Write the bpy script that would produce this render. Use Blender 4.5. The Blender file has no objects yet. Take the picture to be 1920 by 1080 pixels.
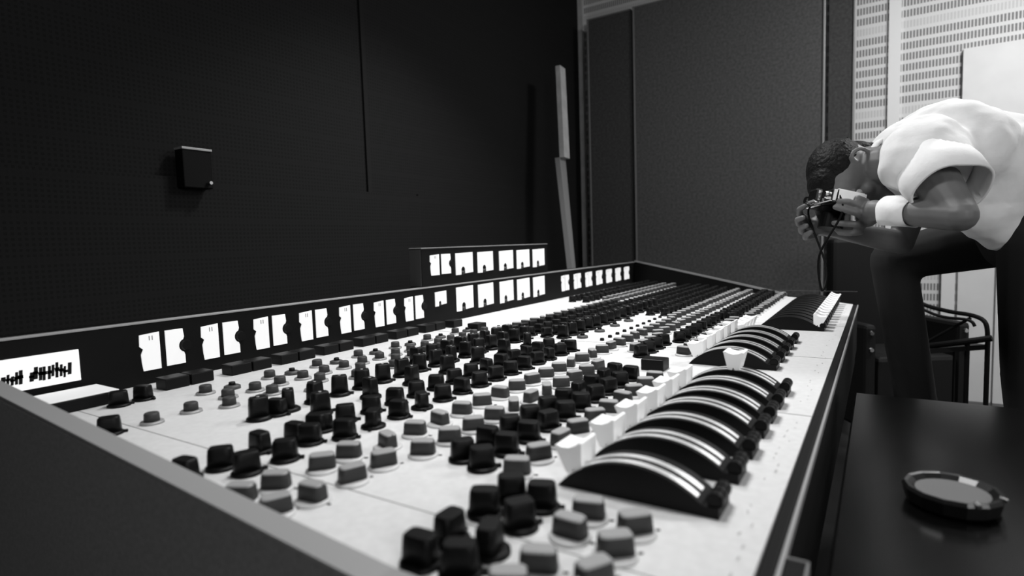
import bpy, bmesh, math, random
from mathutils import Vector, Matrix
random.seed(7)
PI = math.pi
S = bpy.context.scene
C = S.collection

# ------------------------------------------------------------------ camera
F_PX = 1085.6
YAW, PITCH, ROLL = 0.566288, 0.0770299, -0.0310109
EYE = Vector((0.0, 0.0, 1.06))
def basis():
    f = Vector((math.cos(YAW)*math.cos(PITCH), math.sin(YAW)*math.cos(PITCH), -math.sin(PITCH)))
    r = f.cross(Vector((0, 0, 1))).normalized(); u = r.cross(f)
    r2 = r*math.cos(ROLL)+u*math.sin(ROLL); u2 = -r*math.sin(ROLL)+u*math.cos(ROLL)
    return r2, u2, f
RIGHT, UP, FWD = basis()
cam_data = bpy.data.cameras.new('camera')
cam = bpy.data.objects.new('camera', cam_data); C.objects.link(cam)
cam.matrix_world = Matrix(((RIGHT.x, UP.x, -FWD.x, EYE.x), (RIGHT.y, UP.y, -FWD.y, EYE.y), (RIGHT.z, UP.z, -FWD.z, EYE.z), (0, 0, 0, 1)))
cam_data.sensor_width = 36.0
cam_data.lens = F_PX/1920*36.0
cam_data.clip_start = 0.02
cam_data.dof.use_dof = True
cam_data.dof.focus_distance = 1.5
cam_data.dof.aperture_fstop = 2.8
S.camera = cam

def at(px, py, d):
    """point seen d metres in front of the viewpoint"""
    return EYE + FWD*d + RIGHT*((px-960)/F_PX*d) - UP*((py-540)/F_PX*d)

# ------------------------------------------------------------------ light and exposure
S.view_settings.view_transform = 'Standard'
S.view_settings.look = 'None'
S.view_settings.exposure = 0.0
S.view_settings.gamma = 1.0
S.view_settings.use_curve_mapping = False
w = bpy.data.worlds.new('world'); S.world = w; w.use_nodes = True
w.node_tree.nodes['Background'].inputs[0].default_value = (0.05, 0.05, 0.05, 1)
w.node_tree.nodes['Background'].inputs[1].default_value = 0.3

def area(name, loc, target, size, power, sy=None, spread=180):
    l = bpy.data.lights.new(name, 'AREA'); l.energy = power; l.size = size
    l.spread = math.radians(spread)                # depth of the lamp's shade
    if sy: l.shape = 'RECTANGLE'; l.size_y = sy
    o = bpy.data.objects.new(name, l); C.objects.link(o)
    o.location = loc
    o.rotation_euler = (Vector(target)-Vector(loc)).to_track_quat('-Z', 'Y').to_euler()
    return o
area('hanging_lamp_over_console', (0.88, 0.52, 2.25), (0.88, 0.50, 0.78), 0.3, 8.5, spread=115)
area('ceiling_lamp_over_far_end', (3.0, -1.05, 2.95), (3.3, -0.8, 0.6), 0.6, 62)
area('fill_light_behind_viewer', (-0.9, -1.9, 1.95), (1.8, -0.2, 1.0), 0.8, 36)  # unseen fill, added to brighten the shirt, cheek and felt boards
area('ceiling_lamp_by_meters', (2.1, 1.0, 2.95), (2.1, 1.1, 0.8), 0.3, 26, spread=100)

# ------------------------------------------------------------------ materials (grey only: the photograph is black and white)
def mat(name, g, rough=0.6, metal=0.0, noise=0.0, nscale=60, bump=0.0, bscale=200, emit=0.0, spec=0.5):
    m = bpy.data.materials.new(name); m.use_nodes = True
    nt = m.node_tree; b = nt.nodes['Principled BSDF']
    b.inputs['Base Color'].default_value = (g, g, g, 1)
    b.inputs['Roughness'].default_value = rough
    b.inputs['Metallic'].default_value = metal
    b.inputs['Specular IOR Level'].default_value = spec
    if noise:
        tc = nt.nodes.new('ShaderNodeTexCoord'); n = nt.nodes.new('ShaderNodeTexNoise')
        n.inputs['Scale'].default_value = nscale; n.inputs['Detail'].default_value = 5
        r = nt.nodes.new('ShaderNodeMapRange')
        r.inputs['From Min'].default_value = 0.3; r.inputs['From Max'].default_value = 0.7
        r.inputs['To Min'].default_value = g*(1-noise); r.inputs['To Max'].default_value = g*(1+noise)
        nt.links.new(tc.outputs['Object'], n.inputs['Vector'])
        nt.links.new(n.outputs['Fac'], r.inputs['Value'])
        nt.links.new(r.outputs['Result'], b.inputs['Base Color'])
    if bump:
        tc = nt.nodes.new('ShaderNodeTexCoord'); n = nt.nodes.new('ShaderNodeTexNoise')
        n.inputs['Scale'].default_value = bscale
        bp = nt.nodes.new('ShaderNodeBump'); bp.inputs['Strength'].default_value = bump; bp.inputs['Distance'].default_value = 0.004
        nt.links.new(tc.outputs['Object'], n.inputs['Vector'])
        nt.links.new(n.outputs['Fac'], bp.inputs['Height']); nt.links.new(bp.outputs['Normal'], b.inputs['Normal'])
    if emit:
        b.inputs['Emission Color'].default_value = (1, 1, 1, 1)
        b.inputs['Emission Strength'].default_value = emit
    return m

M_PANEL = mat('pale_enamel', 0.57, 0.45, noise=0.05, nscale=90, spec=0.3)
M_SEAM = mat('panel_seam', 0.22, 0.8)  # dark line of the joints between modules
M_PRINT = mat('pencil_marks', 0.36, 0.7)
M_BLACK = mat('black_plastic', 0.0035, 0.45, spec=0.15)
M_BLACKMATT = mat('black_paint', 0.006, 0.6, spec=0.1)
M_KNOBGREY = mat('grey_plastic', 0.032, 0.55, spec=0.3)
M_CAP = mat('pale_cap', 0.50, 0.45)
M_CROWN = mat('pale_crown', 0.26, 0.5)
M_WHITE = mat('white_plastic', 0.95, 0.35)
M_METAL = mat('brushed_steel', 0.95, 0.38, metal=0.85)
M_TRIM = mat('aluminium_trim', 0.30, 0.4, metal=0.2)
M_TRIMDIM = mat('dull_trim', 0.16, 0.5)
M_CHEEK = mat('grey_vinyl', 0.18, 0.65, noise=0.15, nscale=180, bump=0.2, bscale=500)
M_CHEEKTOP = mat('light_edging', 0.24, 0.5)
M_BOX = mat('dark_crackle_paint', 0.005, 0.6, spec=0.08)
M_BOXEND = mat('dark_grey_metal', 0.045, 0.55)
M_LIT = mat('lit_meter_glass', 0.3, 0.5, emit=0.70, noise=0.05, nscale=120)
M_LITDIM = mat('lit_sign_glass', 0.3, 0.5, emit=0.85)
M_NEEDLE = mat('meter_ink', 0.25, 0.6)
M_GOBO = mat('grey_felt', 0.092, 0.9, noise=0.22, nscale=60, bump=0.3, bscale=300, spec=0.1)
M_GOBODARK = mat('dark_felt', 0.060, 0.9, noise=0.22, nscale=60, bump=0.3, bscale=300, spec=0.1)
M_FLOOR = mat('dark_linoleum', 0.02, 0.3, noise=0.2, nscale=6)
M_CEIL = mat('ceiling_paint', 0.18, 0.9)
M_GLOSS = mat('black_lacquer', 0.0015, 0.22, noise=0.3, nscale=9, spec=0.25)
M_PLANK = mat('pale_timber', 0.46, 0.6, noise=0.12, nscale=14)
M_LEDGETOP = mat('lit_ledge_white', 0.85, 0.7)
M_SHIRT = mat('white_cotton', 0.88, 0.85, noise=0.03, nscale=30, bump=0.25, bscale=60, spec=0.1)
M_TROUSER = mat('black_cloth', 0.03, 0.9, spec=0.1)
M_SKIN = mat('shaded_skin', 0.13, 0.55, noise=0.08, nscale=25)  # tone darkened to carry the shade over the forearm
M_HAIR = mat('black_hair', 0.006, 0.6, bump=0.9, bscale=120, spec=0.12)
M_SHOE = mat('black_leather', 0.01, 0.4)
M_CHROME = mat('chrome', 0.8, 0.15, metal=1.0)
M_SILVER = mat('satin_silver', 0.85, 0.35, metal=0.4)
M_BOWL = mat('ash_grey', 0.09, 0.7)
M_GLASS = mat('smoked_glass', 0.006, 0.3, spec=0.5)
M_WHITEWALL = mat('white_board', 0.66, 0.8, noise=0.04, nscale=8)
M_BATTEN = mat('white_batten', 0.72, 0.7)
M_DARKTRIM = mat('dark_moulding', 0.013, 0.8, spec=0.1)
M_UPHOL = mat('black_upholstery', 0.008, 0.6, spec=0.2)
M_LIP = mat('lip', 0.13, 0.5)
M_EYE = mat('eye', 0.5, 0.2)

def slot_wall(name, g, gd, py, pz, dy, dz, axis):
    """perforated acoustic tile: rows of upright slots"""
    m = bpy.data.materials.new(name); m.use_nodes = True
    nt = m.node_tree; b = nt.nodes['Principled BSDF']; b.inputs['Roughness'].default_value = 0.8
    b.inputs['Specular IOR Level'].default_value = 0.1
    tc = nt.nodes.new('ShaderNodeTexCoord'); sp = nt.nodes.new('ShaderNodeSeparateXYZ')
    nt.links.new(tc.outputs['Object'], sp.inputs[0])
    def stripe(out, pitch, duty):
        a = nt.nodes.new('ShaderNodeMath'); a.operation = 'DIVIDE'; a.inputs[1].default_value = pitch
        f = nt.nodes.new('ShaderNodeMath'); f.operation = 'FRACT'
        l = nt.nodes.new('ShaderNodeMath'); l.operation = 'LESS_THAN'; l.inputs[1].default_value = duty
        nt.links.new(out, a.inputs[0]); nt.links.new(a.outputs[0], f.inputs[0]); nt.links.new(f.outputs[0], l.inputs[0])
        return l.outputs[0]
    s1 = stripe(sp.outputs[axis], py, dy)
    ad = nt.nodes.new('ShaderNodeMath'); ad.operation = 'ADD'; ad.inputs[1].default_value = -2.327+7*pz+8*pz*4
    nt.links.new(sp.outputs['Z'], ad.inputs[0])
    s3 = stripe(ad.outputs[0], pz*8, 0.875)          # every eighth row is left blank
    s2 = stripe(ad.outputs[0], pz, dz)
    mu = nt.nodes.new('ShaderNodeMath'); mu.operation = 'MULTIPLY'
    nt.links.new(s1, mu.inputs[0]); nt.links.new(s2, mu.inputs[1])
    mu2 = nt.nodes.new('ShaderNodeMath'); mu2.operation = 'MULTIPLY'
    fa = nt.nodes.new('ShaderNodeMapRange'); fa.inputs['To Min'].default_value = 0.28
    nt.links.new(s3, fa.inputs['Value'])
    nt.links.new(mu.outputs[0], mu2.inputs[0]); nt.links.new(fa.outputs['Result'], mu2.inputs[1])
    r = nt.nodes.new('ShaderNodeMapRange'); r.inputs['To Min'].default_value = g; r.inputs['To Max'].default_value = gd
    nt.links.new(mu2.outputs[0], r.inputs['Value']); nt.links.new(r.outputs['Result'], b.inputs['Base Color'])
    return m
M_PERF = slot_wall('perforated_tile', 0.64, 0.20, 0.0168, 0.0658, 0.62, 0.66, 'Y')
M_DARKPERF = slot_wall('dark_perforated_tile', 0.0125, 0.0085, 0.016, 0.016, 0.5, 0.5, 'X')

# ------------------------------------------------------------------ helpers
def link(name, bm, mats, parent=None, smooth=False, loc=None, rot=None):
    me = bpy.data.meshes.new(name)
    bmesh.ops.recalc_face_normals(bm, faces=bm.faces)
    bm.to_mesh(me); bm.free()
    for m in (mats if isinstance(mats, (list, tuple)) else [mats]): me.materials.append(m)
    if smooth:
        for p in me.polygons: p.use_smooth = True
    o = bpy.data.objects.new(name, me); C.objects.link(o)
    if parent: o.parent = parent
    if loc is not None: o.location = loc
    if rot is not None: o.rotation_euler = rot
    return o
def struct(name, bm, mats):
    o = link(name, bm, mats); o['kind'] = 'structure'; return o
def thing(name, label, cat, loc=(0, 0, 0), rz=0, group=None):
    o = bpy.data.objects.new(name, None); o.empty_display_size = 0.05; C.objects.link(o)
    o.location = loc; o.rotation_euler = (0, 0, rz); tag(o, label, cat, group); return o
def tag(o, label, cat, group=None):
    o['label'] = label; o['category'] = cat
    if group: o['group'] = group
    return o
def box(bm, x0, x1, y0, y1, z0, z1, mi=0, bev=0.0):
    vs = [bm.verts.new((x, y, z)) for x in (x0, x1) for y in (y0, y1) for z in (z0, z1)]
    fs = [bm.faces.new([vs[i] for i in q]) for q in ((0, 1, 3, 2), (4, 6, 7, 5), (0, 4, 5, 1), (2, 3, 7, 6), (0, 2, 6, 4), (1, 5, 7, 3))]
    for f in fs: f.material_index = mi
    if bev:
        es = list({e for f in fs for e in f.edges})
        r = bmesh.ops.bevel(bm, geom=es, offset=bev, segments=2, affect='EDGES', profile=0.5)
        for f in r['faces']: f.material_index = mi
    return fs
def prism(bm, pts, axis, a, b, mi=0):
    """closed outline pts (2-D) pushed along axis from a to b"""
    def P(p, t): return {'x': (t, p[0], p[1]), 'y': (p[0], t, p[1]), 'z': (p[0], p[1], t)}[axis]
    A = [bm.verts.new(P(p, a)) for p in pts]; B = [bm.verts.new(P(p, b)) for p in pts]
    fs = [bm.faces.new(A), bm.faces.new(B[::-1])]
    n = len(pts)
    for i in range(n): fs.append(bm.faces.new((A[i], B[i], B[(i+1) % n], A[(i+1) % n])))
    for f in fs: f.material_index = mi
    return fs
def lathe(bm, prof, n=24, mi=0, flute=0.0, c=(0, 0, 0), mi_top=None):
    """prof: (r,z) from the bottom up; both ends closed"""
    rings = []
    for r, z in prof:
        rings.append([bm.verts.new((c[0]+(r-(flute if k % 2 else 0))*math.cos(2*PI*k/n), c[1]+(r-(flute if k % 2 else 0))*math.sin(2*PI*k/n), c[2]+z)) for k in range(n)])
    fs = []
    for a, b in zip(rings, rings[1:]):
        for k in range(n): fs.append(bm.faces.new((a[k], a[(k+1) % n], b[(k+1) % n], b[k])))
    fs.append(bm.faces.new(rings[0][::-1])); top = bm.faces.new(rings[-1]); fs.append(top)
    for f in fs: f.material_index = mi
    if mi_top is not None: top.material_index = mi_top
    return fs
def cone(bm, p, q, r0, r1, n=14, mi=0):
    p, q = Vector(p), Vector(q); d = q-p
    if d.length < 1e-6: return
    z = d.normalized(); x = z.orthogonal().normalized(); y = z.cross(x)
    A = [bm.verts.new(p+(x*math.cos(2*PI*k/n)+y*math.sin(2*PI*k/n))*r0) for k in range(n)]
    B = [bm.verts.new(q+(x*math.cos(2*PI*k/n)+y*math.sin(2*PI*k/n))*r1) for k in range(n)]
    fs = [bm.faces.new(A[::-1]), bm.faces.new(B)]
    for k in range(n): fs.append(bm.faces.new((A[k], A[(k+1) % n], B[(k+1) % n], B[k])))
    for f in fs: f.material_index = mi
def ball(bm, c, r, axes=None, seg=18):
    """ellipsoid; r = radius or (a,b,c) along axes"""
    if not isinstance(r, (tuple, list)): r = (r, r, r)
    ax = axes or (Vector((1, 0, 0)), Vector((0, 1, 0)), Vector((0, 0, 1)))
    m = Matrix.Identity(4)
    for j in range(3):
        for i in range(3): m[i][j] = ax[j][i]*r[j]
        m[j][3] = c[j]
    bmesh.ops.create_uvsphere(bm, u_segments=seg, v_segments=seg//2, radius=1.0, matrix=m)
def limb(bm, pts, rads):
    for i, (p, r) in enumerate(zip(pts, rads)):
        ball(bm, Vector(p), r, seg=14)
        if i: cone(bm, pts[i-1], p, rads[i-1], r)
def tube(bm, pts, r, n=10, mi=0):
    """round bar along a path"""
    pts = [Vector(p) for p in pts]; rings = []; x = None
    for i, p in enumerate(pts):
        t = (pts[min(i+1, len(pts)-1)]-pts[max(i-1, 0)]).normalized()
        x = t.orthogonal().normalized() if x is None else (x-t*x.dot(t)).normalized()
        y = t.cross(x)
        rings.append([bm.verts.new(p+(x*math.cos(2*PI*k/n)+y*math.sin(2*PI*k/n))*r) for k in range(n)])
    fs = [bm.faces.new(rings[0][::-1]), bm.faces.new(rings[-1])]
    for a, b in zip(rings, rings[1:]):
        for k in range(n): fs.append(bm.faces.new((a[k], a[(k+1) % n], b[(k+1) % n], b[k])))
    for f in fs: f.material_index = mi
def bez(p, n=8):
    """smooth path through the points"""
    p = [Vector(q) for q in p]; out = []
    for i in range(len(p)-1):
        a = p[max(i-1, 0)]; b = p[i]; c = p[i+1]; d = p[min(i+2, len(p)-1)]
        for k in range(n):
            t = k/n
            out.append(0.5*((2*b)+(c-a)*t+(2*a-5*b+4*c-d)*t*t+(3*b-a-3*c+d)*t**3))
    out.append(p[-1]); return out
def remesh(o, vox, smooth=4, fac=0.5):
    m = o.modifiers.new('remesh', 'REMESH'); m.mode = 'VOXEL'; m.voxel_size = vox; m.use_smooth_shade = True
    s = o.modifiers.new('smooth', 'SMOOTH'); s.iterations = smooth; s.factor = fac

# ------------------------------------------------------------------ the setting
WX, WY, H = 4.50, 2.12, 3.05
bm = bmesh.new(); box(bm, -2.2, WX+.15, -2.6, WY+.15, -0.1, 0); struct('floor', bm, M_FLOOR)
bm = bmesh.new(); box(bm, -2.2, WX+.15, -2.6, WY+.15, H, H+.1); struct('ceiling', bm, M_CEIL)
bm = bmesh.new(); box(bm, -2.2, WX+.1, WY, WY+.12, 0, H); struct('wall_left', bm, M_DARKPERF)
bm = bmesh.new(); box(bm, WX, WX+.12, -2.6, WY, 0, H); struct('wall_back', bm, M_PERF)
bm = bmesh.new(); box(bm, -2.2, WX, -2.7, -2.6, 0, H); struct('wall_right', bm, M_WHITEWALL)
bm = bmesh.new(); box(bm, -2.3, -2.2, -2.6, WY, 0, H); struct('wall_front', bm, M_GOBODARK)
# slim mouldings and boards on the walls
bm = bmesh.new(); box(bm, 2.04, 2.065, WY-.012, WY, 1.25, H); struct('trim_1', bm, M_DARKTRIM)
bm = bmesh.new(); box(bm, 2.40, 2.42, WY-.012, WY, 0.0, 1.34); struct('trim_2', bm, M_DARKPERF)
bm = bmesh.new(); box(bm, -2.2, 2.40, WY-.02, WY, 0.0, 1.33); struct('trim_3', bm, M_DARKPERF)
bm = bmesh.new(); box(bm, WX-.018, WX, -.096, -.030, 0.0, H); struct('trim_4', bm, M_BATTEN)
bm = bmesh.new(); box(bm, WX-.03, WX, -1.6, -.408, 1.06+.60, 1.06+1.075); struct('trim_5', bm, M_WHITEWALL)
bm = bmesh.new(); box(bm, WX-.03, WX, -.398, -.330, 0.0, 1.66); struct('trim_6', bm, M_BATTEN)
bm = bmesh.new(); box(bm, WX-.03, WX, -.585, -.412, 0.0, 1.655); struct('trim_7', bm, M_WHITEWALL)
bm = bmesh.new(); box(bm, WX-.03, WX, -1.6, -.595, 0.0, 1.655); struct('trim_8', bm, M_WHITEWALL)
bm = bmesh.new(); box(bm, WX-.035, WX, WY-.04, WY, 0.0, H); struct('trim_9', bm, M_PLANK)

# three upright felt boards against the back wall
def felt_board(y0, y1, z1, x, m, label, trims):
    t = thing('acoustic_board', label, 'acoustic panel', (x, (y0+y1)/2, 0))
    hw = (y1-y0)/2
    bm = bmesh.new(); box(bm, 0, .06, -hw+.008, hw-.008, .0, z1-.008, bev=.003); link('felt_panel', bm, m, t)
    for s in trims:
        bm = bmesh.new(); a, b = (hw-.012, hw) if s > 0 else (-hw, -hw+.012)
        box(bm, -.008, .06, a, b, 0, z1, bev=.002); link('edge_strip', bm, M_TRIM if z1 > 2.9 or s < 0 else M_TRIMDIM, t)
    bm = bmesh.new(); box(bm, -.006, .06, -hw+.012, hw-.012, z1-.01, z1, bev=.002); link('top_strip', bm, M_TRIMDIM, t)
XB = 4.32
felt_board(1.600, 1.972, 1.06+1.735, XB, M_GOBODARK, 'narrow dark felt board beside the leaning pale plank', (1,))
felt_board(.312, 1.592, 1.06+1.738, XB-.01, M_GOBO, 'wide grey felt board with pale edge strips behind the far end of the console', (1, -1))
felt_board(.146, .302, 1.06+1.9, XB+.01, M_GOBODARK, 'narrow dark felt board next to the white perforated wall', (-1,))

# leaning plank: two lengths
t = thing('leaning_plank', 'pale narrow plank leaning in the corner between dark wall and felt board', 'plank', (3.9, 1.85, 0))
def plank(name, a, b, wa, wb, m):
    bm = bmesh.new(); th = Vector((.0, .035, 0))
    u = Vector((.88, .10, 0))
    vs = []
    for p, ww in ((a, wa), (b, wb)):
        for s in (0, 1):
            for k in (0, 1): vs.append(bm.verts.new(Vector(p)+u*ww*s+th*k-Vector((3.9, 1.85, 0))))
    for q in ((0, 1, 3, 2), (4, 6, 7, 5), (0, 4, 5, 1), (2, 3, 7, 6), (0, 2, 6, 4), (1, 5, 7, 3)): bm.faces.new([vs[i] for i in q])
    link(name, bm, m, t)
pt = at(1050, 122, 3.90); pm = at(1058, 294, 3.86); pb = at(1081, 500, 3.83)
bot = pm+(pb-pm)*((pm.z)/(pm.z-pb.z))
plank('upper_board', pt, pm, .112, .120, M_PLANK)
plank('lower_board', pm+Vector((0, .036, 0)), bot+Vector((0, .036, 0)), .13, .03, M_TRIM)

# wall box
t = thing('wall_box', 'small dark metal box with its lit top edge coloured pale, fixed to the dark wall', 'switch box', (1.17, WY-.02, 1.31))
bm = bmesh.new(); box(bm, -.052, .052, -.05, .0, -.02, .115, bev=.004); link('housing', bm, M_BOX, t)
bm = bmesh.new(); box(bm, -.054, .054, -.054, .0, .113, .121, bev=.001); link('top_plate', bm, M_TRIM, t)  # paler plate puts the light on the top edge into colour
bm = bmesh.new(); cone(bm, (.035, -.05, .0), (.035, -.068, .0), .007, .006); link('toggle', bm, M_CHROME, t)

# ------------------------------------------------------------------ mixing console
ZP = 0.78                                   # panel surface
YF, YB = 0.084, 1.335                       # front and back edge of the panel
X0 = 0.325                                  # near end
console = thing('mixing_console', 'long recording studio mixing console with pale control panel and lit meter bridge', 'mixing console', (0, 0, 0))
far_x = lambda y: 2.62+(3.59-2.62)*((y-YF)/(YB-YF))**0.85
# panel: one slab with seams and pencil notes
bm = bmesh.new()
ys = [YF+(YB-YF)*i/16 for i in range(17)]
pts = [(X0, YF)]+[(far_x(y), y) for y in ys]+[(X0, YB)]
prism(bm, pts, 'z', ZP-.03, ZP)
for x in (.447, 3.2): box(bm, x-.0007, x+.0007, YF, YB-.002, ZP-.001, ZP+.0004, 1)
for x in (.98, 1.46, 1.98): box(bm, x-.0012, x+.0012, YF, .3 if x < 1 else YB-.002, ZP-.001, ZP+.0004, 1)
for i in range(90):                         # faint handwriting along the front strip
    x = .36+i*.024+random.uniform(-.006, .006); y = random.choice((.1, .108, .118))
    if y > .115 and x > .56: continue
    l = random.uniform(.003, .012); ww = random.uniform(.0006, .0014); s = random.uniform(-.002, .002)
    a = [bm.verts.new((x+p, y+q, ZP+.0003)) for p, q in ((0, -ww), (l, -ww+s), (l, ww+s), (0, ww))]
    f = bm.faces.new(a); f.material_index = 2
link('control_panel', bm, [M_PANEL, M_SEAM, M_PRINT], console)
# body below
bm = bmesh.new()
pts = [(.3251, .075)]+[(far_x(y)-.004, y) for y in [.075]+ys[1:]]+[(.3251, YB)]
prism(bm, [(.3251, .075), (far_x(YF)-.004, .075), (far_x(YB)-.004, YB+.1), (.3251, YB+.1)], 'z', .55, ZP-.031)
link('console_body', bm, M_BLACKMATT, console)
for x in (.55, 2.4):
    bm = bmesh.new(); box(bm, x, x+.1, .35, 1.2, .0, .55, bev=.01); link('pedestal', bm, M_BLACKMATT, console)
# front rail and its bright strip
bm = bmesh.new(); box(bm, .31, far_x(YF), .0695, YF-.0005, .60, ZP-.002, bev=.003); link('front_rail', bm, M_BLACKMATT, console)
bm = bmesh.new(); box(bm, .31, far_x(YF), .0655, .0693, ZP-.012, ZP-.001, bev=.001); link('rail_strip', bm, M_TRIM, console)
bm = bmesh.new(); box(bm, .30, .537, .048, .0653, .66, ZP-.003, bev=.002)
link('rail_bracket', bm, M_BLACKMATT, console)
bm = bmesh.new(); box(bm, .30, .538, .0465, .0485, ZP-.012, ZP-.002); box(bm, .5365, .5385, .0465, .066, ZP-.010, ZP-.002)
link('bracket_strip', bm, M_TRIMDIM, console)
# near end cheek
def cheek_z(y):
    return 1.06+(-.263 if y < .33 else -.263+(y-.33)*.0815)
ck = [(.06, .30), (.06, ZP+.012), (.085, cheek_z(.2)), (.33, cheek_z(.33)), (YB+.1, cheek_z(YB)), (YB+.1, .30)]
bm = bmesh.new(); prism(bm, ck, 'x', .299, X0-.001); link('side_panel', bm, M_CHEEK, console)
bm = bmesh.new()
top = [(y, cheek_z(y)) for y in (.085, .33, .6, .9, YB+.1)]
prism(bm, [(y, z+.0004) for y, z in top]+[(y, z+.0035) for y, z in top[::-1]], 'x', .2985, X0+.001)
link('side_edging', bm, M_CHEEKTOP, console)
# far end cheek: follows the slanted end
bm = bmesh.new(); n = 14; A = []
for k in range(n+1):
    y = YF+(YB-YF)*k/n; x = far_x(y); z = ZP+.0+(.135*max(0, (y-.33)/(YB-.33)) if y > .33 else 0)
    A.append([bm.verts.new((x, y, .55)), bm.verts.new((x, y, z)), bm.verts.new((x+.02, y, z)), bm.verts.new((x+.02, y, .55))])
for a, b in zip(A, A[1:]):
    for i in range(4): bm.faces.new((a[i], a[(i+1) % 4], b[(i+1) % 4], b[i]))
bm.faces.new(A[0]); bm.faces.new(A[-1][::-1]); link('side_panel', bm, M_BOX, console)
bm = bmesh.new(); A = []
for k in range(n+1):
    y = YF+(YB-YF)*k/n
    if y < .3: continue
    x = far_x(y); z = ZP+.0005+(.135*max(0, (y-.33)/(YB-.33)))
    A.append([bm.verts.new((x-.003, y, z)), bm.verts.new((x-.003, y, z+.010)), bm.verts.new((x+.006, y, z+.010)), bm.verts.new((x+.006, y, z))])
for a, b in zip(A, A[1:]):
    for i in range(4): bm.faces.new((a[i], a[(i+1) % 4], b[(i+1) % 4], b[i]))
bm.faces.new(A[0]); bm.faces.new(A[-1][::-1]); link('side_edging', bm, M_TRIM, console)

# meter bridge
ZB = 1.06-.146
bm = bmesh.new(); box(bm, .302, 3.60, YB, YB+.10, .55, ZB-.002, bev=.002)
bridge = link('meter_bridge', bm, M_BOX, console)
bm = bmesh.new(); box(bm, .302, 3.60, YB-.002, YB+.014, ZB-.0018, ZB+.003, bev=.001); link('bridge_edging', bm, M_TRIM, bridge)
UX0, UX1 = 1.522, 2.422
bm = bmesh.new(); box(bm, UX0, UX1, YB, YB+.055, ZB+.0035, 1.06-.010, bev=.002)
upper = link('upper_meter_box', bm, M_BOX, console)
bm = bmesh.new(); box(bm, UX0-.001, UX1+.001, YB-.002, YB+.055, 1.06-.0098, 1.06-.006, bev=.001); link('box_edging', bm, M_TRIMDIM, upper)
bm = bmesh.new(); box(bm, UX0-.0016, UX0-.0002, YB+.002, YB+.053, ZB+.006, 1.06-.013); link('end_plate', bm, M_BOXEND, upper)

def circle_arc(cx, cz, r, a0, a1, n):
    return [(cx+r*math.cos(math.radians(a0+(a1-a0)*i/n)), cz+r*math.sin(math.radians(a0+(a1-a0)*i/n))) for i in range(n+1)]
def window(name, outline, parent, label=None, m=M_LIT, ink=None):
    bm = bmesh.new(); prism(bm, outline, 'y', YB-.003, YB+.0005)
    if ink:
        for (x0, x1, z0, z1) in ink: box(bm, x0, x1, YB-.0034, YB-.003, z0, z1, 1)
    return link(name, bm, [m, M_NEEDLE], parent)
def k_meter(x, z0, z1, parent, wl=.040, wr=.040, gap=.013):
    """a pair of lit scales: left one plain with a wavy edge, right one bitten by the round centre"""
    h = z1-z0; zc = z0+h*.52
    left = [(x+.004, z0), (x+wl, z0), (x+wl, z1), (x, z1-.003), (x-.001, z0+h*.66), (x+.006, z0+h*.58), (x+.001, z0+h*.44), (x+.002, z0+h*.2)]
    window('meter', left, parent, ink=[(x+wl*.45, x+wl*.5, z1-h*.2, z1-h*.08), (x+wl*.6, x+wl*.65, z1-h*.2, z1-h*.08)] if wl > .03 else None)
    a = x+wl+gap; r = h*.19
    arc = circle_arc(a+wr+.003, zc, r, 250, 110, 10)
    right = [(a, z0+.002), (a+wr, z0+.002), (a+wr, zc-r*1.35)]+[(px, pz) for px, pz in arc if px < a+wr]+[(a+wr, zc+r*1.35), (a+wr-.002, z1), (a, z1)]
    window('meter', right, parent)
    bm = bmesh.new(); cone(bm, (a+wr+.003, YB+.001, zc), (a+wr+.003, YB-.008, zc), r*.86, r*.7, 20); link('meter_knob', bm, M_BLACK, parent)
def v_meter(x, ww, z0, z1, parent):
    h = z1-z0; c = x+ww*.42; r = ww*.13
    o = [(x, z0), (c-r, z0), (c-r*.9, z0+h*.18)]+circle_arc(c, z0+h*.20, r, 170, 10, 6)+[(c+r*.9, z0+h*.18), (c+r, z0+.004), (x+ww, z0+.006), (x+ww, z1), (x, z1-.002)]
    window('meter', o, parent)
    bm = bmesh.new(); cone(bm, (c, YB+.001, z0+h*.08), (c, YB-.005, z0+h*.08), r*.6, r*.4, 14); link('meter_screw', bm, M_KNOBGREY, parent)
zz = lambda v: 1.06+v
for k in range(7): k_meter((.607, .741, .876, 1.013, 1.152, 1.290, 1.428)[k], zz(-.250), zz(-.169), bridge)
v_meter(1.586, .062, zz(-.217), zz(-.164), bridge)
for x in (1.709, 1.849, 2.003, 2.141, 2.280): v_meter(x, .104, zz(-.249), zz(-.157), bridge); v_meter(x+.003, .106, zz(-.112), zz(-.029), upper)
k_meter(1.567, zz(-.105), zz(-.031), upper, wl=.048, wr=.052, gap=.014)
for k in range(7): k_meter(2.558+k*.1402, zz(-.247), zz(-.168), bridge, wl=.034, wr=.040, gap=.008)
# lit nameplate at the near end of the bridge with hand lettering
bm = bmesh.new(); box(bm, .330, .494, YB-.004, YB+.001, zz(-.243), zz(-.182), 0)
x = .348
while x < .484:                                       # dark illegible lettering
    hh = random.uniform(.016, .030); ww = random.uniform(.004, .0075); z = zz(-.229)+random.uniform(-.003, .003)
    a = [bm.verts.new((x+p, YB-.0046, z+q)) for p, q in ((0, 0), (ww, 0), (ww+.002, hh), (.002, hh))]
    f = bm.faces.new(a); f.material_index = 1
    if random.random() < .5:
        a = [bm.verts.new((x+p, YB-.0046, z+q)) for p, q in ((0, hh*.4), (.008, hh*.4), (.008, hh*.65), (0, hh*.65))]
        f = bm.faces.new(a); f.material_index = 1
    x += random.uniform(.0055, .0085) if random.random() < .85 else .016
link('lit_nameplate', bm, [M_LITDIM, M_BLACKMATT], bridge)

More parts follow.
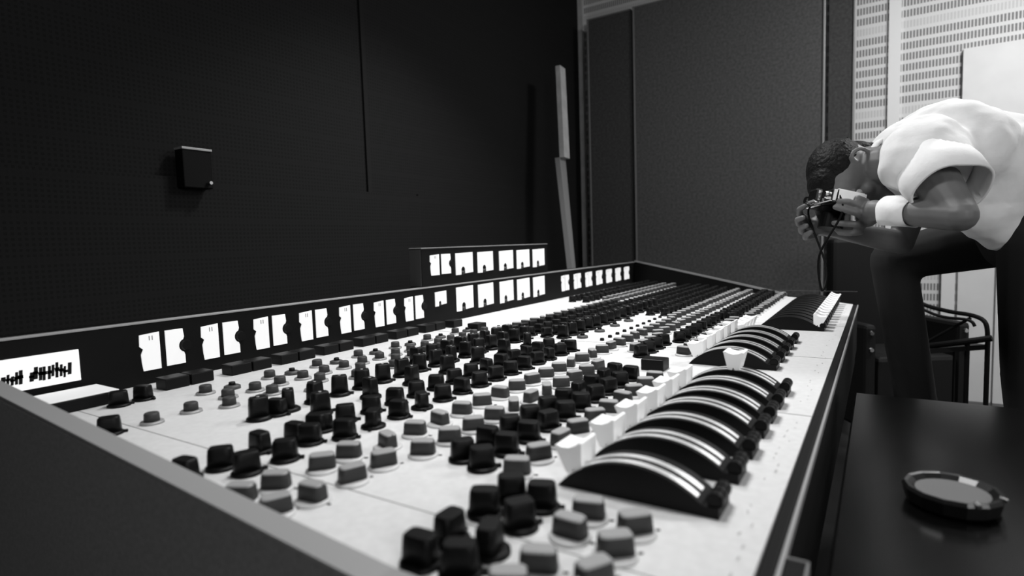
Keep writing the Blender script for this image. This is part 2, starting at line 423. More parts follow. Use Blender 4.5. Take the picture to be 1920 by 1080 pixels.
# ---- knobs
def knob_mesh(kind):
    bm = bmesh.new()
    def grip(w_, d_, h_, z0, mi=0, n=28, ns=9, taper=.90, crown=None):
        # upright wing grip: squared-off oval with finger flutes and a softened crown
        rings = []
        for t_, k_ in ((0, 1.0), (.55, (1+taper)/2), (.90, taper), (1.0, taper*.90)):
            ring = []
            for q in range(n):
                a = 2*PI*q/n; c_, s_ = math.cos(a), math.sin(a)
                e = (abs(c_)**5+abs(s_)**5)**(-1/5)
                ring.append(bm.verts.new((w_*.5*k_*e*c_, d_*.5*k_*e*s_, z0+h_*t_)))
            rings.append(ring)
        fs = []
        for a, b in zip(rings, rings[1:]):
            for q in range(n): fs.append(bm.faces.new((a[q], a[(q+1) % n], b[(q+1) % n], b[q])))
        fs.append(bm.faces.new(rings[0][::-1])); fs.append(bm.faces.new(rings[-1]))
        for f in fs: f.material_index = mi
        if crown is not None:
            for f in fs[-(n+1):]: f.material_index = crown
            fs[-2].material_index = mi
    if kind == 'grey':
        grip(.034, .019, .0185, .0035, crown=1); mats = [M_KNOBGREY, M_CROWN]
    elif kind == 'cap':                               # pale round skirt with a dark index dot
        lathe(bm, [(.0205, 0), (.0205, .0020), (.0175, .0034)], 28, 0)
        box(bm, .0210, .0255, -.0014, .0014, .0002, .0009, 1); mats = [M_CAP, M_KNOBGREY]
    elif kind == 'greystuff':
        grip(.034, .019, .0185, .0035, 0, 12, crown=2); lathe(bm, [(.0205, 0), (.0205, .0020), (.0175, .0034)], 14, 1); mats = [M_KNOBGREY, M_CAP, M_CROWN]
    elif kind == 'black':
        lathe(bm, [(.0195, 0), (.0193, .0035), (.0160, .0050)], 28, 0)
        grip(.0325, .0215, .0235, .0050); box(bm, .018, .0245, -.0026, .0026, .0005, .0045, 0, .0008)
        mats = [M_BLACK]
    elif kind == 'blackstuff':
        lathe(bm, [(.0195, 0), (.0160, .0050)], 14, 0); grip(.0325, .0215, .0235, .0050, 0, 12); mats = [M_BLACK]
    elif kind == 'tall':
        lathe(bm, [(.0205, 0), (.0200, .004), (.0165, .0065)], 28, 0)
        grip(.0320, .0220, .0320, .0065); box(bm, .018, .0260, -.0026, .0026, .0005, .0050, 0, .0008)
        lathe(bm, [(.003, .0385), (.0026, .0393)], 10, 1)  # small pale dot stands in for the glint on the knob
        mats = [M_BLACK, M_TRIM]
    elif kind == 'tallstuff':
        lathe(bm, [(.0205, 0), (.0165, .0065)], 14, 0); grip(.0320, .0220, .0320, .0065, 0, 12); mats = [M_BLACK]
    elif kind == 'bar':                               # black rocker key
        box(bm, -.0245, .0245, -.021, .021, 0, .024, 0, .002); mats = [M_BLACK]
    elif kind == 'pin':
        lathe(bm, [(.0062, 0), (.0062, .004), (.005, .007)], 12, 0); mats = [M_BLACK]
    elif kind == 'disc':
        lathe(bm, [(.0165, 0), (.016, .006), (.012, .008)], 20, 0); lathe(bm, [(.007, .008), (.006, .014)], 12, 1); mats = [M_BOXEND, M_BLACK]
    elif kind == 'ring':                              # grey concentric knob with pale rim
        lathe(bm, [(.0185, 0), (.0175, .004)], 24, 1); lathe(bm, [(.012, .004), (.0115, .016), (.010, .018)], 20, 0); mats = [M_KNOBGREY, M_TRIM]
    me = bpy.data.meshes.new(kind); bmesh.ops.recalc_face_normals(bm, faces=bm.faces); bm.to_mesh(me); bm.free()
    for m in mats: me.materials.append(m)
    if kind not in ('bar',):
        for p in me.polygons: p.use_smooth = len(p.vertices) == 4
    return me
KM = {k: knob_mesh(k) for k in ('grey', 'cap', 'greystuff', 'black', 'blackstuff', 'tall', 'tallstuff', 'bar', 'pin', 'disc', 'ring')}
spots = {'black': [], 'grey': [], 'tall': [], 'bar': [], 'pin': [], 'disc': [], 'ring': []}
def put(kind, x, y, rot=None):
    if x > far_x(y)-.03 or y > YB-.02: return
    spots[kind].append((x, y, (random.gauss(-1.0, .38) if random.random() < .8 else random.uniform(-2.6, .6)) if rot is None else rot))
def row(kind, y, x0, x1, step=.0573, skip=0.0, jit=.0015, rot=None):
    x = x0
    while x < x1:
        if random.random() >= skip: put(kind, x+random.uniform(-jit, jit), y+random.uniform(-jit, jit), rot)
        x += step
# near modules, read one by one
for x, y in ((.368, .338), (.412, .340), (.373, .298), (.413, .295), (.472, .342), (.515, .336), (.513, .297), (.466, .296),
             (.413, .719), (.419, .672), (.476, .729), (.472, .668), (.532, .693), (.580, .724), (.528, .720), (.601, .865), (.368, .72)): put('black', x, y)
for x, y in ((.406, .595), (.406, .530), (.365, .538), (.472, .594), (.517, .595), (.464, .530), (.517, .531), (.365, .60),
             (.515, .244), (.473, .244), (.509, .193), (.463, .194), (.408, .241), (.413, .192), (.368, .246), (.37, .193)): put('grey', x, y)
for x, y in ((.545, 1.200), (.410, 1.019), (.500, 1.195)): put('black', x, y)
for x, y in ((.541, 1.024), (.473, 1.019), (.594, .994)): put('ring', x, y)
A0 = .572
for k in range(60):
    x = A0+k*.0573
    # front pair of grey rows, behind the handles
    if x < 1.13: put('grey', x+(.0 if k % 2 else .004), .367)
    elif 1.34 < x < 2.0: put('grey', x, .392)
    elif 2.05 < x: put('grey', x, .367)
    # two black rows
    if x < 1.12: put('black', x, .416); put('black', x+.012, .455)
    if 1.17 < x < 1.25: put('bar', x, .405, PI/2)
    if 1.31 < x < 1.5: put('black', x, .478)
    elif 1.5 <= x: put('black', x, .452)
    if 1.95 < x: put('black', x, .415)
    # two grey rows
    if x < 1.16 or x > 1.35: put('grey', x, .513 if x < 1.6 else .53)
    put('grey', x, .578 if x < 1.9 else .595)
    # band of black rows
    if x < 1.36: put('black', x, .665); put('black', x, .728)
    if x > 2.04: put('black', x, .655); put('black', x, .71)
    if x < 1.45: put('tall', x-.002, .870)
    if x < 1.40 and k % 2: put('tall', x+.01, .80)
    if 1.0 < x < 1.45: put('tall', x, .932)
    # upper rows
    if .58 < x < 1.40: put('ring', x, .950 if k % 2 and x < .98 else 1.000)
    if .58 < x < 1.50: put('ring', x, 1.055)
    if 1.44 < x: 
        put('tall' if x < 2.3 else 'black', x, .775)
        put('black', x, .83); put('black', x, .888)
        if x < 2.3: put('black', x, .945)
        put('grey', x, 1.005)
    if x > 2.45: put('grey', x, 1.062)
    if x > 2.40: put('black', x, 1.13); put('black', x, 1.20)
row('pin', .654, 1.492, 2.03, .0566, jit=0, rot=0)
row('disc', .724, 1.39, 1.95, .122, jit=0, rot=0)
for k in range(7):
    x = (.628, .772, .900, 1.03, 1.165, 1.30, 1.435)[k]
    put('bar', x, 1.252, 0); put('bar', x+.053, 1.252, 0)
    put('ring', x, 1.13); put('disc', x+.05, 1.12)
put('bar', 1.525, 1.110, 0); put('pin', 1.60, 1.075, 0); put('bar', 1.56, 1.235, 0)
LIMIT = 96
NAMES = {'black': 'black_knob', 'grey': 'grey_knob', 'tall': 'tall_black_knob', 'bar': 'rocker_key', 'pin': 'pin_button', 'disc': 'disc_knob', 'ring': 'ringed_knob'}
for kind, lst in spots.items():
    lst.sort(key=lambda s: s[0]**2+s[1]**2)
    for i, (x, y, r) in enumerate(lst[:LIMIT]):
        o = bpy.data.objects.new(NAMES[kind], KM[kind]); C.objects.link(o); o.parent = console
        o.location = (x, y, ZP); o.rotation_euler = (0, 0, r)
        if kind == 'grey':
            c = bpy.data.objects.new('knob_skirt', KM['cap']); C.objects.link(c); c.parent = o
    rest = lst[LIMIT:]
    if rest:
        src = KM.get(kind+'stuff', KM[kind]); vs, fs, mi = [], [], []
        sv = [v.co.copy() for v in src.vertices]; sf = [(list(p.vertices), p.material_index) for p in src.polygons]
        for x, y, r in rest:
            n0 = len(vs); cr, sr = math.cos(r), math.sin(r)
            vs += [(x+v.x*cr-v.y*sr, y+v.x*sr+v.y*cr, ZP+v.z) for v in sv]
            for q, m_ in sf: fs.append([n0+i_ for i_ in q]); mi.append(m_)
        me = bpy.data.meshes.new(NAMES[kind]+'s'); me.from_pydata(vs, [], fs)
        for m_ in src.materials: me.materials.append(m_)
        for p, m_ in zip(me.polygons, mi): p.material_index = m_; p.use_smooth = len(p.vertices) == 4
        o = bpy.data.objects.new(NAMES[kind]+'s', me); C.objects.link(o); o.parent = console; o['kind'] = 'stuff'

# ---- faders: curved black bodies with two steel runners and a white cupped handle
def fader_meshes(L=.176, sag=.039, wid=.047):
    R = (L*L/4+sag*sag)/(2*sag); n = 24
    th = math.asin(L/2/R)
    arc = [(R*math.sin(-th+2*th*i/n), R*math.cos(-th+2*th*i/n)-(R-sag)) for i in range(n+1)]   # (y,z), front is negative y
    body = bmesh.new()
    prism(body, [(arc[0][0]-.004, 0)]+[(arc[0][0]-.004, .012)]+[p for p in arc if p[1] > .010 or p[0] > 0]+[], 'x', 0, wid)
    def strip(a, b, m):
        s = bmesh.new(); q = arc[3:-1]
        lo = [(y*1.0, z+.0002) for y, z in q]; hi = [(y*1.008, z+.0016) for y, z in q]
        prism(s, lo+hi[::-1], 'x', a, b)
        return s
    return body, strip(.0035, .0125, 0), strip(.0215, .0305, 0), R, th, sag
def mesh_of(name, bm, m, smooth=False):
    me = bpy.data.meshes.new(name); bmesh.ops.recalc_face_normals(bm, faces=bm.faces); bm.to_mesh(me); bm.free(); me.materials.append(m)
    for p in me.polygons: p.use_smooth = smooth and len(p.vertices) == 4
    return me
b_, s1_, s2_, FR, FTH, FSAG = fader_meshes()
FB = mesh_of('fader', b_, M_BLACK); FS1 = mesh_of('steel_runner', s1_, M_METAL); FS2 = mesh_of('steel_runner', s2_, M_METAL)
bm = bmesh.new()                                              # knurled end roller
for a in range(3): cone(bm, (.004+a*.014, 0, 0), (.015+a*.014, 0, 0), .0085, .0085, 16)
cone(bm, (.002, 0, 0), (.045, 0, 0), .0068, .0068, 16); FE = mesh_of('end_roller', bm, M_BLACK)
bm = bmesh.new()                                              # handle: flared, dished top, split foot
cup = [(-.009, 0), (-.002, -.001), (-.001, .004), (.001, .004), (.002, -.001), (.009, 0), (.0165, .029), (.013, .030), (.008, .0262), (0, .0248), (-.008, .0262), (-.013, .030), (-.0165, .029)]
prism(bm, [(a*1.1, b*1.12) for a, b in cup], 'x', -.020, .020)
r = bmesh.ops.bevel(bm, geom=list(bm.edges), offset=.0008, segments=1, affect='EDGES')
FH = mesh_of('fader_handle', bm, M_WHITE)
def fader(x, y_front, pos, wid=1.0, L=.176, runners=True):
    yc = y_front+L/2+.004
    o = bpy.data.objects.new('fader', FB); C.objects.link(o); o.parent = console; o.location = (x, yc, ZP); o.scale = (wid, 1, 1)
    for nm, me in (('steel_runner', FS1), ('steel_runner', FS2)) if runners else ():
        c = bpy.data.objects.new(nm, me); C.objects.link(c); c.parent = o
    c = bpy.data.objects.new('end_roller', FE); C.objects.link(c); c.parent = o; c.location = (0, -L/2+.001, .0165)
    a = FTH*pos
    h = bpy.data.objects.new('fader_handle', FH); C.objects.link(h); h.parent = o
    h.location = (.023, FR*math.sin(a), FR*math.cos(a)-(FR-FSAG)); h.rotation_euler = (-a*.35, 0, 0)
    return o
for x, p in zip((.573, .668, .753, .840, .915, .995, 1.080), (.74, .74, .74, .74, .74, .74, -.02)): fader(x, .130, p)
for x in (1.285, 1.372, 1.455, 1.535, 1.625): fader(x, .176, .74)
for k in range(12): fader(1.865+k*.0635, .130, -.80, runners=False)
for k in range(4):                                            # spare white handles left behind the second bank
    o = bpy.data.objects.new('white_button', FH); C.objects.link(o); o.parent = console
    o.location = (1.72+k*.058, .335, ZP+.001); o.rotation_euler = (0, 0, 0)

# small ledge below the nameplate; the light on its top is coloured white
t = thing('lit_ledge', 'small ledge below the lit nameplate, its lit top coloured white', 'ledge', (.455, 1.274, ZP+.0006))
bm = bmesh.new(); box(bm, -.058, .062, -.048, .048, 0.0, .022, bev=.002); link('ledge_block', bm, M_BLACKMATT, t)
bm = bmesh.new(); box(bm, -.057, .061, -.047, .047, .0222, .0245, bev=.001); link('ledge_top', bm, M_LEDGETOP, t)

# ------------------------------------------------------------------ table with ashtray
ZT = .71
t = thing('side_table', 'glossy black table in front of the console, beneath the ashtray', 'table', (.8, -.6, 0))
bm = bmesh.new(); box(bm, -.72, .655, -.75, .640, ZT-.03, ZT, bev=.003); link('table_top', bm, M_GLOSS, t)
for sx in (-.66, .59):
    for sy in (-.69, .57):
        bm = bmesh.new(); box(bm, sx-.025, sx+.025, sy-.025, sy+.025, 0, ZT-.03, bev=.003); link('leg', bm, M_BLACKMATT, t)
t = thing('ashtray', 'dark faceted glass ashtray on the glossy black table', 'ashtray', (.898, -.083, ZT))
bm = bmesh.new()
n = 14; pr = [(.042, 0), (.050, .004), (.0535, .020), (.051, .0245), (.047, .0235), (.040, .017), (.0, .014)]
rings = [[bm.verts.new((rr*math.cos(2*PI*k/n+.2), rr*math.sin(2*PI*k/n+.2), z)) for k in range(n)] for rr, z in pr[:-1]]
for a, b in zip(rings, rings[1:]):
    for k in range(n): bm.faces.new((a[k], a[(k+1) % n], b[(k+1) % n], b[k]))
bm.faces.new(rings[0][::-1]); bm.faces.new(rings[-1]); link('dish', bm, M_GLASS, t)
bm = bmesh.new(); lathe(bm, [(.0385, .0165), (.0395, .0185), (.030, .0180)], 28); link('bowl', bm, M_BOWL, t)
for a in (3.55, 4.4):
    bm = bmesh.new(); cone(bm, (.047*math.cos(a), .047*math.sin(a), .024), (.0545*math.cos(a), .0545*math.sin(a), .0225), .0028, .0028); link('rim_highlight', bm, M_CHROME, t)  # bright pegs stand in for two highlights on the glass rim

# ------------------------------------------------------------------ chairs
def Pz(px, d, z):
    """where the ray column px at depth d meets height z"""
    a = at(px, 500, d); return Vector((a.x, a.y, z))
base = Pz(1785, 2.35, 0)
t = thing('tubular_chair', 'black tubular steel chair with looped armrest in front of the white wall', 'chair', base)
def L_(px, py, d): return at(px, py, d)-base
bm = bmesh.new()
tube(bm, bez([L_(1700, 552, 2.55), L_(1735, 572, 2.5), L_(1780, 584, 2.4), L_(1825, 592, 2.3), L_(1848, 606, 2.25), L_(1852, 640, 2.25)], 6), .0085); link('armrest_loop', bm, M_BLACKMATT, t)
bm = bmesh.new()
tube(bm, bez([L_(1700, 566, 2.5), L_(1760, 592, 2.4), L_(1815, 600, 2.3), L_(1828, 612, 2.28)], 6), .006); link('inner_rail', bm, M_BLACKMATT, t)
bm = bmesh.new()
tube(bm, bez([L_(1860, 634, 2.22), L_(1800, 642, 2.3), L_(1730, 650, 2.45)], 6), .012); link('seat_rail', bm, M_BLACKMATT, t)
bm = bmesh.new()
tube(bm, [L_(1820, 596, 2.32), L_(1740, 640, 2.45)], .006); link('brace', bm, M_BLACKMATT, t)
for px, d in ((1852, 2.25), (1814, 2.30), (1790, 2.55), (1722, 2.5)):
    top = L_(px, 640, d); bm = bmesh.new(); tube(bm, [top, Vector((top.x, top.y, 0))], .0085 if px > 1800 else .005); link('leg', bm, M_BLACKMATT, t)
bm = bmesh.new()
a, b, c, d = L_(1735, 655, 2.4), L_(1850, 646, 2.25), L_(1800, 640, 2.6), L_(1700, 646, 2.65)
vs = [bm.verts.new(p) for p in (a, b, c, d)]+[bm.verts.new(p-Vector((0, 0, .02))) for p in (a, b, c, d)]
for q in ((0, 1, 2, 3), (7, 6, 5, 4), (0, 4, 5, 1), (1, 5, 6, 2), (2, 6, 7, 3), (3, 7, 4, 0)): bm.faces.new([vs[i] for i in q])
link('seat', bm, M_UPHOL, t)

base = Pz(1668, 2.95, 0)
t = thing('high_backed_chair', 'black upholstered high-backed armchair with chrome studs between console and person', 'chair', base)
ex = Vector((RIGHT.x, RIGHT.y, 0)).normalized(); ey = Vector((FWD.x, FWD.y, 0)).normalized()
def obox(name, u0, u1, v0, v1, z0, z1, m, bev=.02):
    bm = bmesh.new(); box(bm, u0, u1, v0, v1, z0, z1, bev=bev)
    bmesh.ops.transform(bm, matrix=Matrix(((ex.x, ey.x, 0, 0), (ex.y, ey.y, 0, 0), (0, 0, 1, 0), (0, 0, 0, 1))), verts=bm.verts)
    return link(name, bm, m, t)
obox('backrest', -.20, .20, .16, .24, .40, 1.03, M_UPHOL)
obox('seat', -.19, .19, -.22, .155, .12, .46, M_UPHOL)
obox('arm', -.25, -.195, -.22, .20, .10, .62, M_UPHOL)
obox('arm', .195, .25, -.22, .20, .10, .62, M_UPHOL)
for u_ in (-.225, .222):
    for z_ in (.50, .58):
        bm = bmesh.new(); c_ = ex*u_+ey*-.222+Vector((0, 0, z_)); cone(bm, c_, c_-ey*.008, .012, .009); link('chrome_stud', bm, M_CHROME, t)
for u_ in (-.2, .2):
    for v_ in (-.18, .16):
        bm = bmesh.new(); c_ = ex*u_+ey*v_; cone(bm, c_, c_+Vector((0, 0, .12)), .014, .02); link('leg', bm, M_BLACKMATT, t)

# ------------------------------------------------------------------ person bending over the console with a camera at the eye
HU = (-RIGHT*.97+UP*.24).normalized()
HF = (-RIGHT*.24-UP*.97).normalized()                    # where the face looks: down and a little left
tilt = -.38                                                    # the face is turned slightly away from the viewer
HS = HU.cross(HF).normalized()
if HS.dot(FWD) > 0: HS = -HS                                  # side facing the viewer
HF0 = HF.copy(); HF = (HF-HS*tilt).normalized(); HS = (HS+HF0*tilt).normalized()
c_, s_ = math.cos(.30), math.sin(.30)
HU, HS = (HU*c_-HS*s_).normalized(), (HS*c_+HU*s_).normalized()   # the head leans a little away
HO = at(1606, 327, 1.60)                                      # centre between the ears
def Hd(u, f, s=0.0): return HO+HU*u*.88+HF*f*.88+HS*s*.90
AX = (HS, HF, HU)
person_base = Pz(1930, 1.58, 0)
person = thing('person', 'person in white short-sleeved shirt and black trousers bending over to look through a camera', 'person', person_base)
def rel(bm):
    bmesh.ops.translate(bm, vec=-person_base, verts=bm.verts)
# joints
neck0 = at(1655, 312, 1.54); neck1 = Hd(-.03, -.025)
chest = at(1765, 300, 1.53); belly = at(1880, 345, 1.56); pelvis = at(1985, 420, 1.58)
shL = at(1728, 298, 1.40); shR = at(1735, 300, 1.70)
elL = at(1800, 404, 1.25); wrL = at(1640, 394, 1.46)
elR = at(1690, 455, 1.78); wrR = at(1556, 428, 1.70)
bm = bmesh.new()
# head
ball(bm, Hd(.035, .0), (.074, .095, .082), AX, 28)            # cranium
ball(bm, Hd(.045, .035), (.066, .062, .062), AX, 24)          # forehead
ball(bm, Hd(-.030, .035), (.058, .062, .070), AX, 24)         # face
ball(bm, Hd(-.078, .055), (.040, .042, .036), AX, 20)         # jaw and chin
ball(bm, Hd(-.100, .075), (.020, .018, .017), AX, 14)
ball(bm, Hd(-.045, .02, .042), (.020, .045, .040), AX, 16); ball(bm, Hd(-.045, .02, -.042), (.020, .045, .040), AX, 16)
ball(bm, Hd(-.020, .078, .034), (.022, .020, .018), AX, 14); ball(bm, Hd(-.020, .078, -.034), (.022, .020, .018), AX, 14)  # cheekbones
ball(bm, Hd(.018, .092), (.046, .010, .010), AX, 16)          # brow
limb(bm, [Hd(.005, .098), Hd(-.022, .112), Hd(-.034, .116)], [.009, .011, .013])   # nose
ball(bm, Hd(-.036, .106, .012), (.008, .010, .008), AX, 10); ball(bm, Hd(-.036, .106, -.012), (.008, .010, .008), AX, 10)
ball(bm, Hd(-.064, .096), (.024, .009, .006), AX, 12); ball(bm, Hd(-.074, .093), (.020, .009, .007), AX, 12)               # lips
for s in (1, -1):                                             # ears: rim and lobe
    pts = [Hd(-.020, .008, s*.076), Hd(-.010, -.014, s*.090), Hd(.016, -.022, s*.098), Hd(.036, -.012, s*.096), Hd(.039, .006, s*.088), Hd(.024, .014, s*.078)]
    limb(bm, bez(pts, 3), [.0055]*(15+1))
    ball(bm, Hd(0, -.006, s*.074), (.006, .018, .026), AX, 14)
    ball(bm, Hd(-.030, .004, s*.076), (.006, .008, .010), AX, 10)
# neck and trunk (under the shirt), arms
limb(bm, [Hd(-.02, -.03), neck0, at(1700, 300, 1.52)], [.056, .058, .075])
limb(bm, [chest, belly, pelvis], [.115, .12, .125])
for sh, el, wr in ((shL, elL, wrL), (shR, elR, wrR)):
    limb(bm, [chest, sh], [.10, .062])
    limb(bm, [sh, sh.lerp(el, .45), el], [.055, .046, .035])
    limb(bm, [el, el.lerp(wr, .3), wr], [.035, .034, .0245])
# hands: near one under the camera body, far one over its right end
def hand(wr, palm, fingers, thumb):
    limb(bm, [wr, wr.lerp(palm, .5)], [.0265, .024])
    limb(bm, [wr.lerp(palm, .45), palm], [.026, .027])
    for f in fingers: limb(bm, f[:4], [.0098, .0092, .0085, .0072])
    limb(bm, thumb, [.013, .0112, .0098, .0085])
CO = Hd(.018, .128)                                           # centre of the camera body
CU = (-RIGHT*.97+UP*.20).normalized(); CF = (-RIGHT*.24-UP*.97).normalized(); CS = -(CU.cross(CF)).normalized()
if CS.dot(FWD) > 0: CS = -CS
CF = CS.cross(CU).normalized() if CS.cross(CU).dot(UP) < 0 else -CS.cross(CU).normalized()
CO = Hd(.012, .112)+CF*.012-FWD*.012-RIGHT*.048+UP*.018
def Cp(u, f, s): return CO+CU*u+CF*(f+(.014 if abs(s) > .03 else 0))+CS*s
palmL = Cp(-.062, .022, .050)
hand(wrL, palmL, [[Cp(-.052, .014, .066), Cp(-.020, .004, .078), Cp(.010, .0, .080), Cp(.030, .002, .074)],
                  [Cp(-.050, .030, .066), Cp(-.016, .024, .080), Cp(.014, .022, .080), Cp(.034, .018, .070)],
                  [Cp(-.052, .046, .060), Cp(-.024, .050, .066), Cp(.000, .052, .056), Cp(.014, .052, .040)],
                  [Cp(-.054, .062, .050), Cp(-.030, .070, .050), Cp(-.010, .072, .036), Cp(.002, .070, .022)]],
     [Cp(-.060, .006, .040), Cp(-.052, -.002, .054), Cp(-.040, -.010, .072), Cp(-.014, -.014, .078)])
palmR = Cp(-.010, .040, -.092)
hand(wrR, palmR, [[Cp(.016, .030, -.094), Cp(.046, .020, -.088), Cp(.060, .010, -.066), Cp(.058, .004, -.044)],
                  [Cp(.012, .046, -.094), Cp(.044, .046, -.088), Cp(.060, .040, -.066), Cp(.056, .036, -.044)],
                  [Cp(.006, .060, -.092), Cp(.034, .066, -.084), Cp(.048, .062, -.062), Cp(.044, .056, -.042)],
                  [Cp(-.004, .070, -.088), Cp(.022, .082, -.078), Cp(.034, .080, -.056), Cp(.030, .072, -.038)]],
     [Cp(-.016, .020, -.086), Cp(-.004, -.004, -.090), Cp(.018, -.018, -.082), Cp(.034, -.020, -.062)])
# legs
hipL = at(1965, 450, 1.46); hipR = at(1960, 425, 1.72)
kneeL = at(1935, 700, 1.50); ankL = kneeL*1.0; ankL = Vector((kneeL.x+.05, kneeL.y-.06, .09))
kneeR = at(1674, 488, 1.88); ankR = Vector((kneeR.x+RIGHT.x*.16, kneeR.y+RIGHT.y*.16, .09))
for hp, kn, an in ((hipL, kneeL, ankL), (hipR, kneeR, ankR)):
    limb(bm, [pelvis, hp], [.12, .095]); limb(bm, [hp, kn], [.085, .055]); limb(bm, [kn, an], [.055, .04])
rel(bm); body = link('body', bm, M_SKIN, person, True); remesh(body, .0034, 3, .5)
# eyes
for s in (1, -1):
    bm = bmesh.new(); ball(bm, Hd(.004, .0905, s*.031), .0125); rel(bm); link('eye', bm, M_EYE, person, True)
# hair
bm = bmesh.new()
ball(bm, Hd(.056, -.012), (.078, .092, .078), AX, 28)
ball(bm, Hd(.005, -.062), (.056, .042, .060), AX, 22)
ball(bm, Hd(.088, .040), (.060, .055, .045), AX, 20)
ball(bm, Hd(-.028, -.078), (.048, .022, .026), AX, 16)
ball(bm, Hd(.034, .030, .060), (.014, .018, .030), AX, 12); ball(bm, Hd(.034, .030, -.060), (.014, .018, .030), AX, 12)
random.seed(3)
for i in range(260):                                          # tufts break up the outline
    a = random.uniform(0, 2*PI); b = random.uniform(-.3, 1.2)
    u = .056+.078*math.sin(b); f = -.012+.092*math.cos(b)*math.cos(a); s = .078*math.cos(b)*math.sin(a)
    if (f > .05 and u < .08) or (u < .045 and f > -.04): continue
    p = Hd(u, f, s); q = p+(HU*random.uniform(-.004, .004)+HF*random.uniform(-.008, .002)+HS*random.uniform(-.006, .006))+(p-Hd(.045, -.012))*.06
    limb(bm, [p, q], [.007, .003])
rel(bm); o = link('hair', bm, M_HAIR, person, True); remesh(o, .0035, 1, .4)
# shirt
tex = bpy.data.textures.new('folds', 'CLOUDS'); tex.noise_scale = .09; tex.noise_depth = 1
bm = bmesh.new()
V = (FWD*1.0, UP, RIGHT)
limb(bm, [at(1700, 302, 1.53), at(1715, 292, 1.53)], [.072, .085])
ball(bm, at(1712, 288, 1.53), (.150, .098, .085), V, 28)      # shoulders
ball(bm, at(1765, 292, 1.53), (.185, .137, .14), V, 30)
ball(bm, at(1830, 318, 1.54), (.170, .150, .15), V, 30)
ball(bm, at(1895, 350, 1.55), (.165, .150, .14), V, 30)
ball(bm, at(1950, 385, 1.56), (.165, .140, .12), V, 30)
limb(bm, [at(1850, 390, 1.50), at(1880, 425, 1.50)], [.085, .062])   # loose cloth hanging under the belly
limb(bm, [at(1732, 278, 1.41), at(1752, 306, 1.375)], [.082, .080])
limb(bm, [at(1735, 285, 1.66), at(1735, 330, 1.70), at(1725, 360, 1.72)], [.075, .075, .070])
limb(bm, [at(1765, 300, 1.50), shL], [.13, .092]); limb(bm, [at(1765, 300, 1.56), shR], [.13, .092])
rel(bm); o = link('shirt', bm, M_SHIRT, person, True); remesh(o, .006, 6, .6)
d = o.modifiers.new('folds', 'DISPLACE'); d.texture = tex; d.strength = .028; d.mid_level = .5
# sleeve opening: turned hem in shadow around the arm
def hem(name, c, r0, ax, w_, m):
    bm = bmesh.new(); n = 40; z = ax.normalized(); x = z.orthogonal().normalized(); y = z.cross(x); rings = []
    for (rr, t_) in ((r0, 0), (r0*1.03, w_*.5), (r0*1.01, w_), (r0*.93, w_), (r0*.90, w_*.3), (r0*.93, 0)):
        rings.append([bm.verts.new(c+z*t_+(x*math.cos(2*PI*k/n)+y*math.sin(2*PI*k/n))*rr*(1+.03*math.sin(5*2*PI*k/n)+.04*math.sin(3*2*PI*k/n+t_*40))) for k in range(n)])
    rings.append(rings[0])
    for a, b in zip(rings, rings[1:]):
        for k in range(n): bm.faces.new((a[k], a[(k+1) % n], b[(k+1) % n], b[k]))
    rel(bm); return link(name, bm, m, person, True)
hem('sleeve_hem', at(1750, 312, 1.372), .079, (elL-shL), .100, M_SHIRT)
hem('lit_forearm_band', wrL.lerp(elL, .16), .036, (elL-wrL), .075, M_SHIRT)  # white band added where the forearm catches the light
hem('collar', at(1680, 305, 1.53), .068, (Hd(-.03, -.02)-neck0), .022, M_SHIRT)
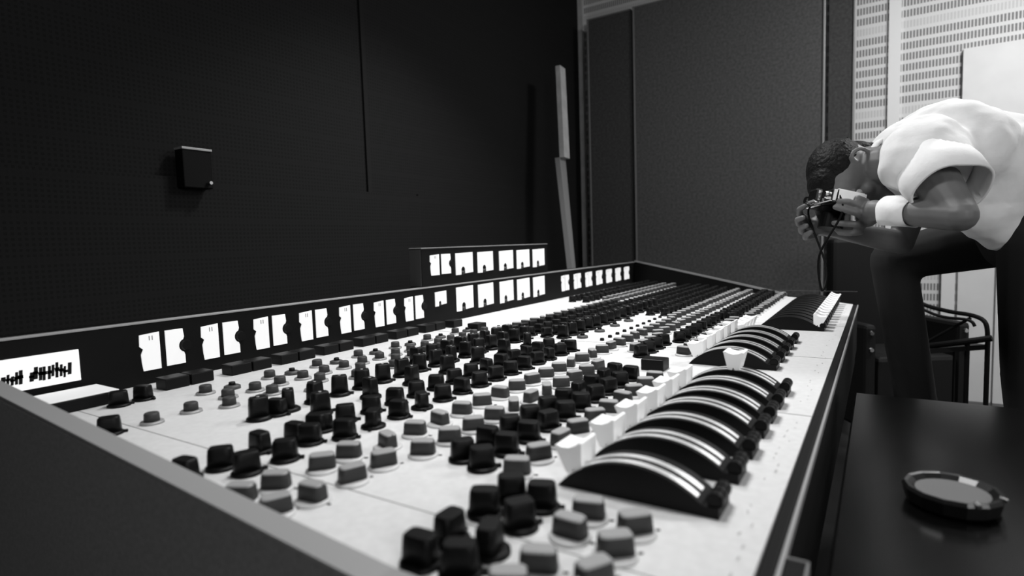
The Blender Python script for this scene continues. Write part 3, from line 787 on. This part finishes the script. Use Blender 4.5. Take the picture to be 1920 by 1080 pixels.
# trousers
bm = bmesh.new()
limb(bm, [at(1940, 432, 1.56), pelvis], [.13, .145])
ball(bm, at(1975, 440, 1.58), (.185, .13, .12), V, 26)
for hp, kn, an, k in ((hipL, kneeL, ankL, 1), (hipR, kneeR, ankR, 1)):
    limb(bm, [hp, hp.lerp(kn, .5), kn], [.105, .086, .066]); limb(bm, [kn, kn.lerp(an, .5), Vector((an.x, an.y, .12))], [.066, .060, .056])
rel(bm); o = link('trousers', bm, M_TROUSER, person, True); remesh(o, .009, 4, .5)
for an in (ankL, ankR):
    bm = bmesh.new(); dr = (-ex*.9+ey*.1).normalized()
    ball(bm, Vector((an.x, an.y, .055)), (.045, .05, .05)); limb(bm, [Vector((an.x, an.y, .045)), Vector((an.x, an.y, .04))+dr*.17], [.044, .036])
    bmesh.ops.bisect_plane(bm, geom=bm.verts[:]+bm.edges[:]+bm.faces[:], plane_co=(0, 0, .004), plane_no=(0, 0, -1), clear_outer=True)
    rel(bm); link('shoe', bm, M_SHOE, person, True)

# ---- the photographic camera and its strap
cb = thing('film_camera', 'silver and black film camera held to the eye of the person', 'camera', CO)
def cbox(name, u0, u1, f0, f1, s0, s1, m, bev=.003):
    bm = bmesh.new(); box(bm, u0, u1, f0, f1, s0, s1, bev=bev)
    mm = Matrix(((CU.x, CF.x, CS.x, 0), (CU.y, CF.y, CS.y, 0), (CU.z, CF.z, CS.z, 0), (0, 0, 0, 1)))
    bmesh.ops.transform(bm, matrix=mm, verts=bm.verts); return link(name, bm, m, cb)
cbox('camera_body', -.040, .034, -.015, .018, -.070, .070, M_BLACK)
cbox('top_plate', .034, .048, -.015, .018, -.070, .070, M_CHROME)
cbox('end_plate', -.038, .033, -.015, .010, .0702, .0735, M_SILVER, .001)
cbox('back_plate', -.036, .032, -.0185, -.0155, -.066, .066, M_SILVER, .001)
cbox('prism_housing', .048, .066, -.022, .016, -.022, .022, M_CHROME, .006)
bm = bmesh.new(); cone(bm, CF*.019, CF*.032, .033, .033, 28); cone(bm, CF*.032, CF*.075, .029, .031, 28); link('lens', bm, M_BLACK, cb)
for s in (.048, -.050):
    bm = bmesh.new(); cone(bm, CU*.048+CS*s, CU*.058+CS*s, .010, .0095, 18); link('dial', bm, M_CHROME, cb)
bm = bmesh.new()
p0 = CU*.030+CS*.071; p1 = CU*.030-CS*.071
tube(bm, bez([p0, p0+CS*.01+Vector((0, 0, -.05)), at(1536, 480, 1.52)-CO, at(1541, 545, 1.54)-CO, at(1549, 500, 1.58)-CO, p1-CS*.01+Vector((0, 0, -.04)), p1], 8), .0028, 8)
link('strap', bm, M_BLACKMATT, cb)
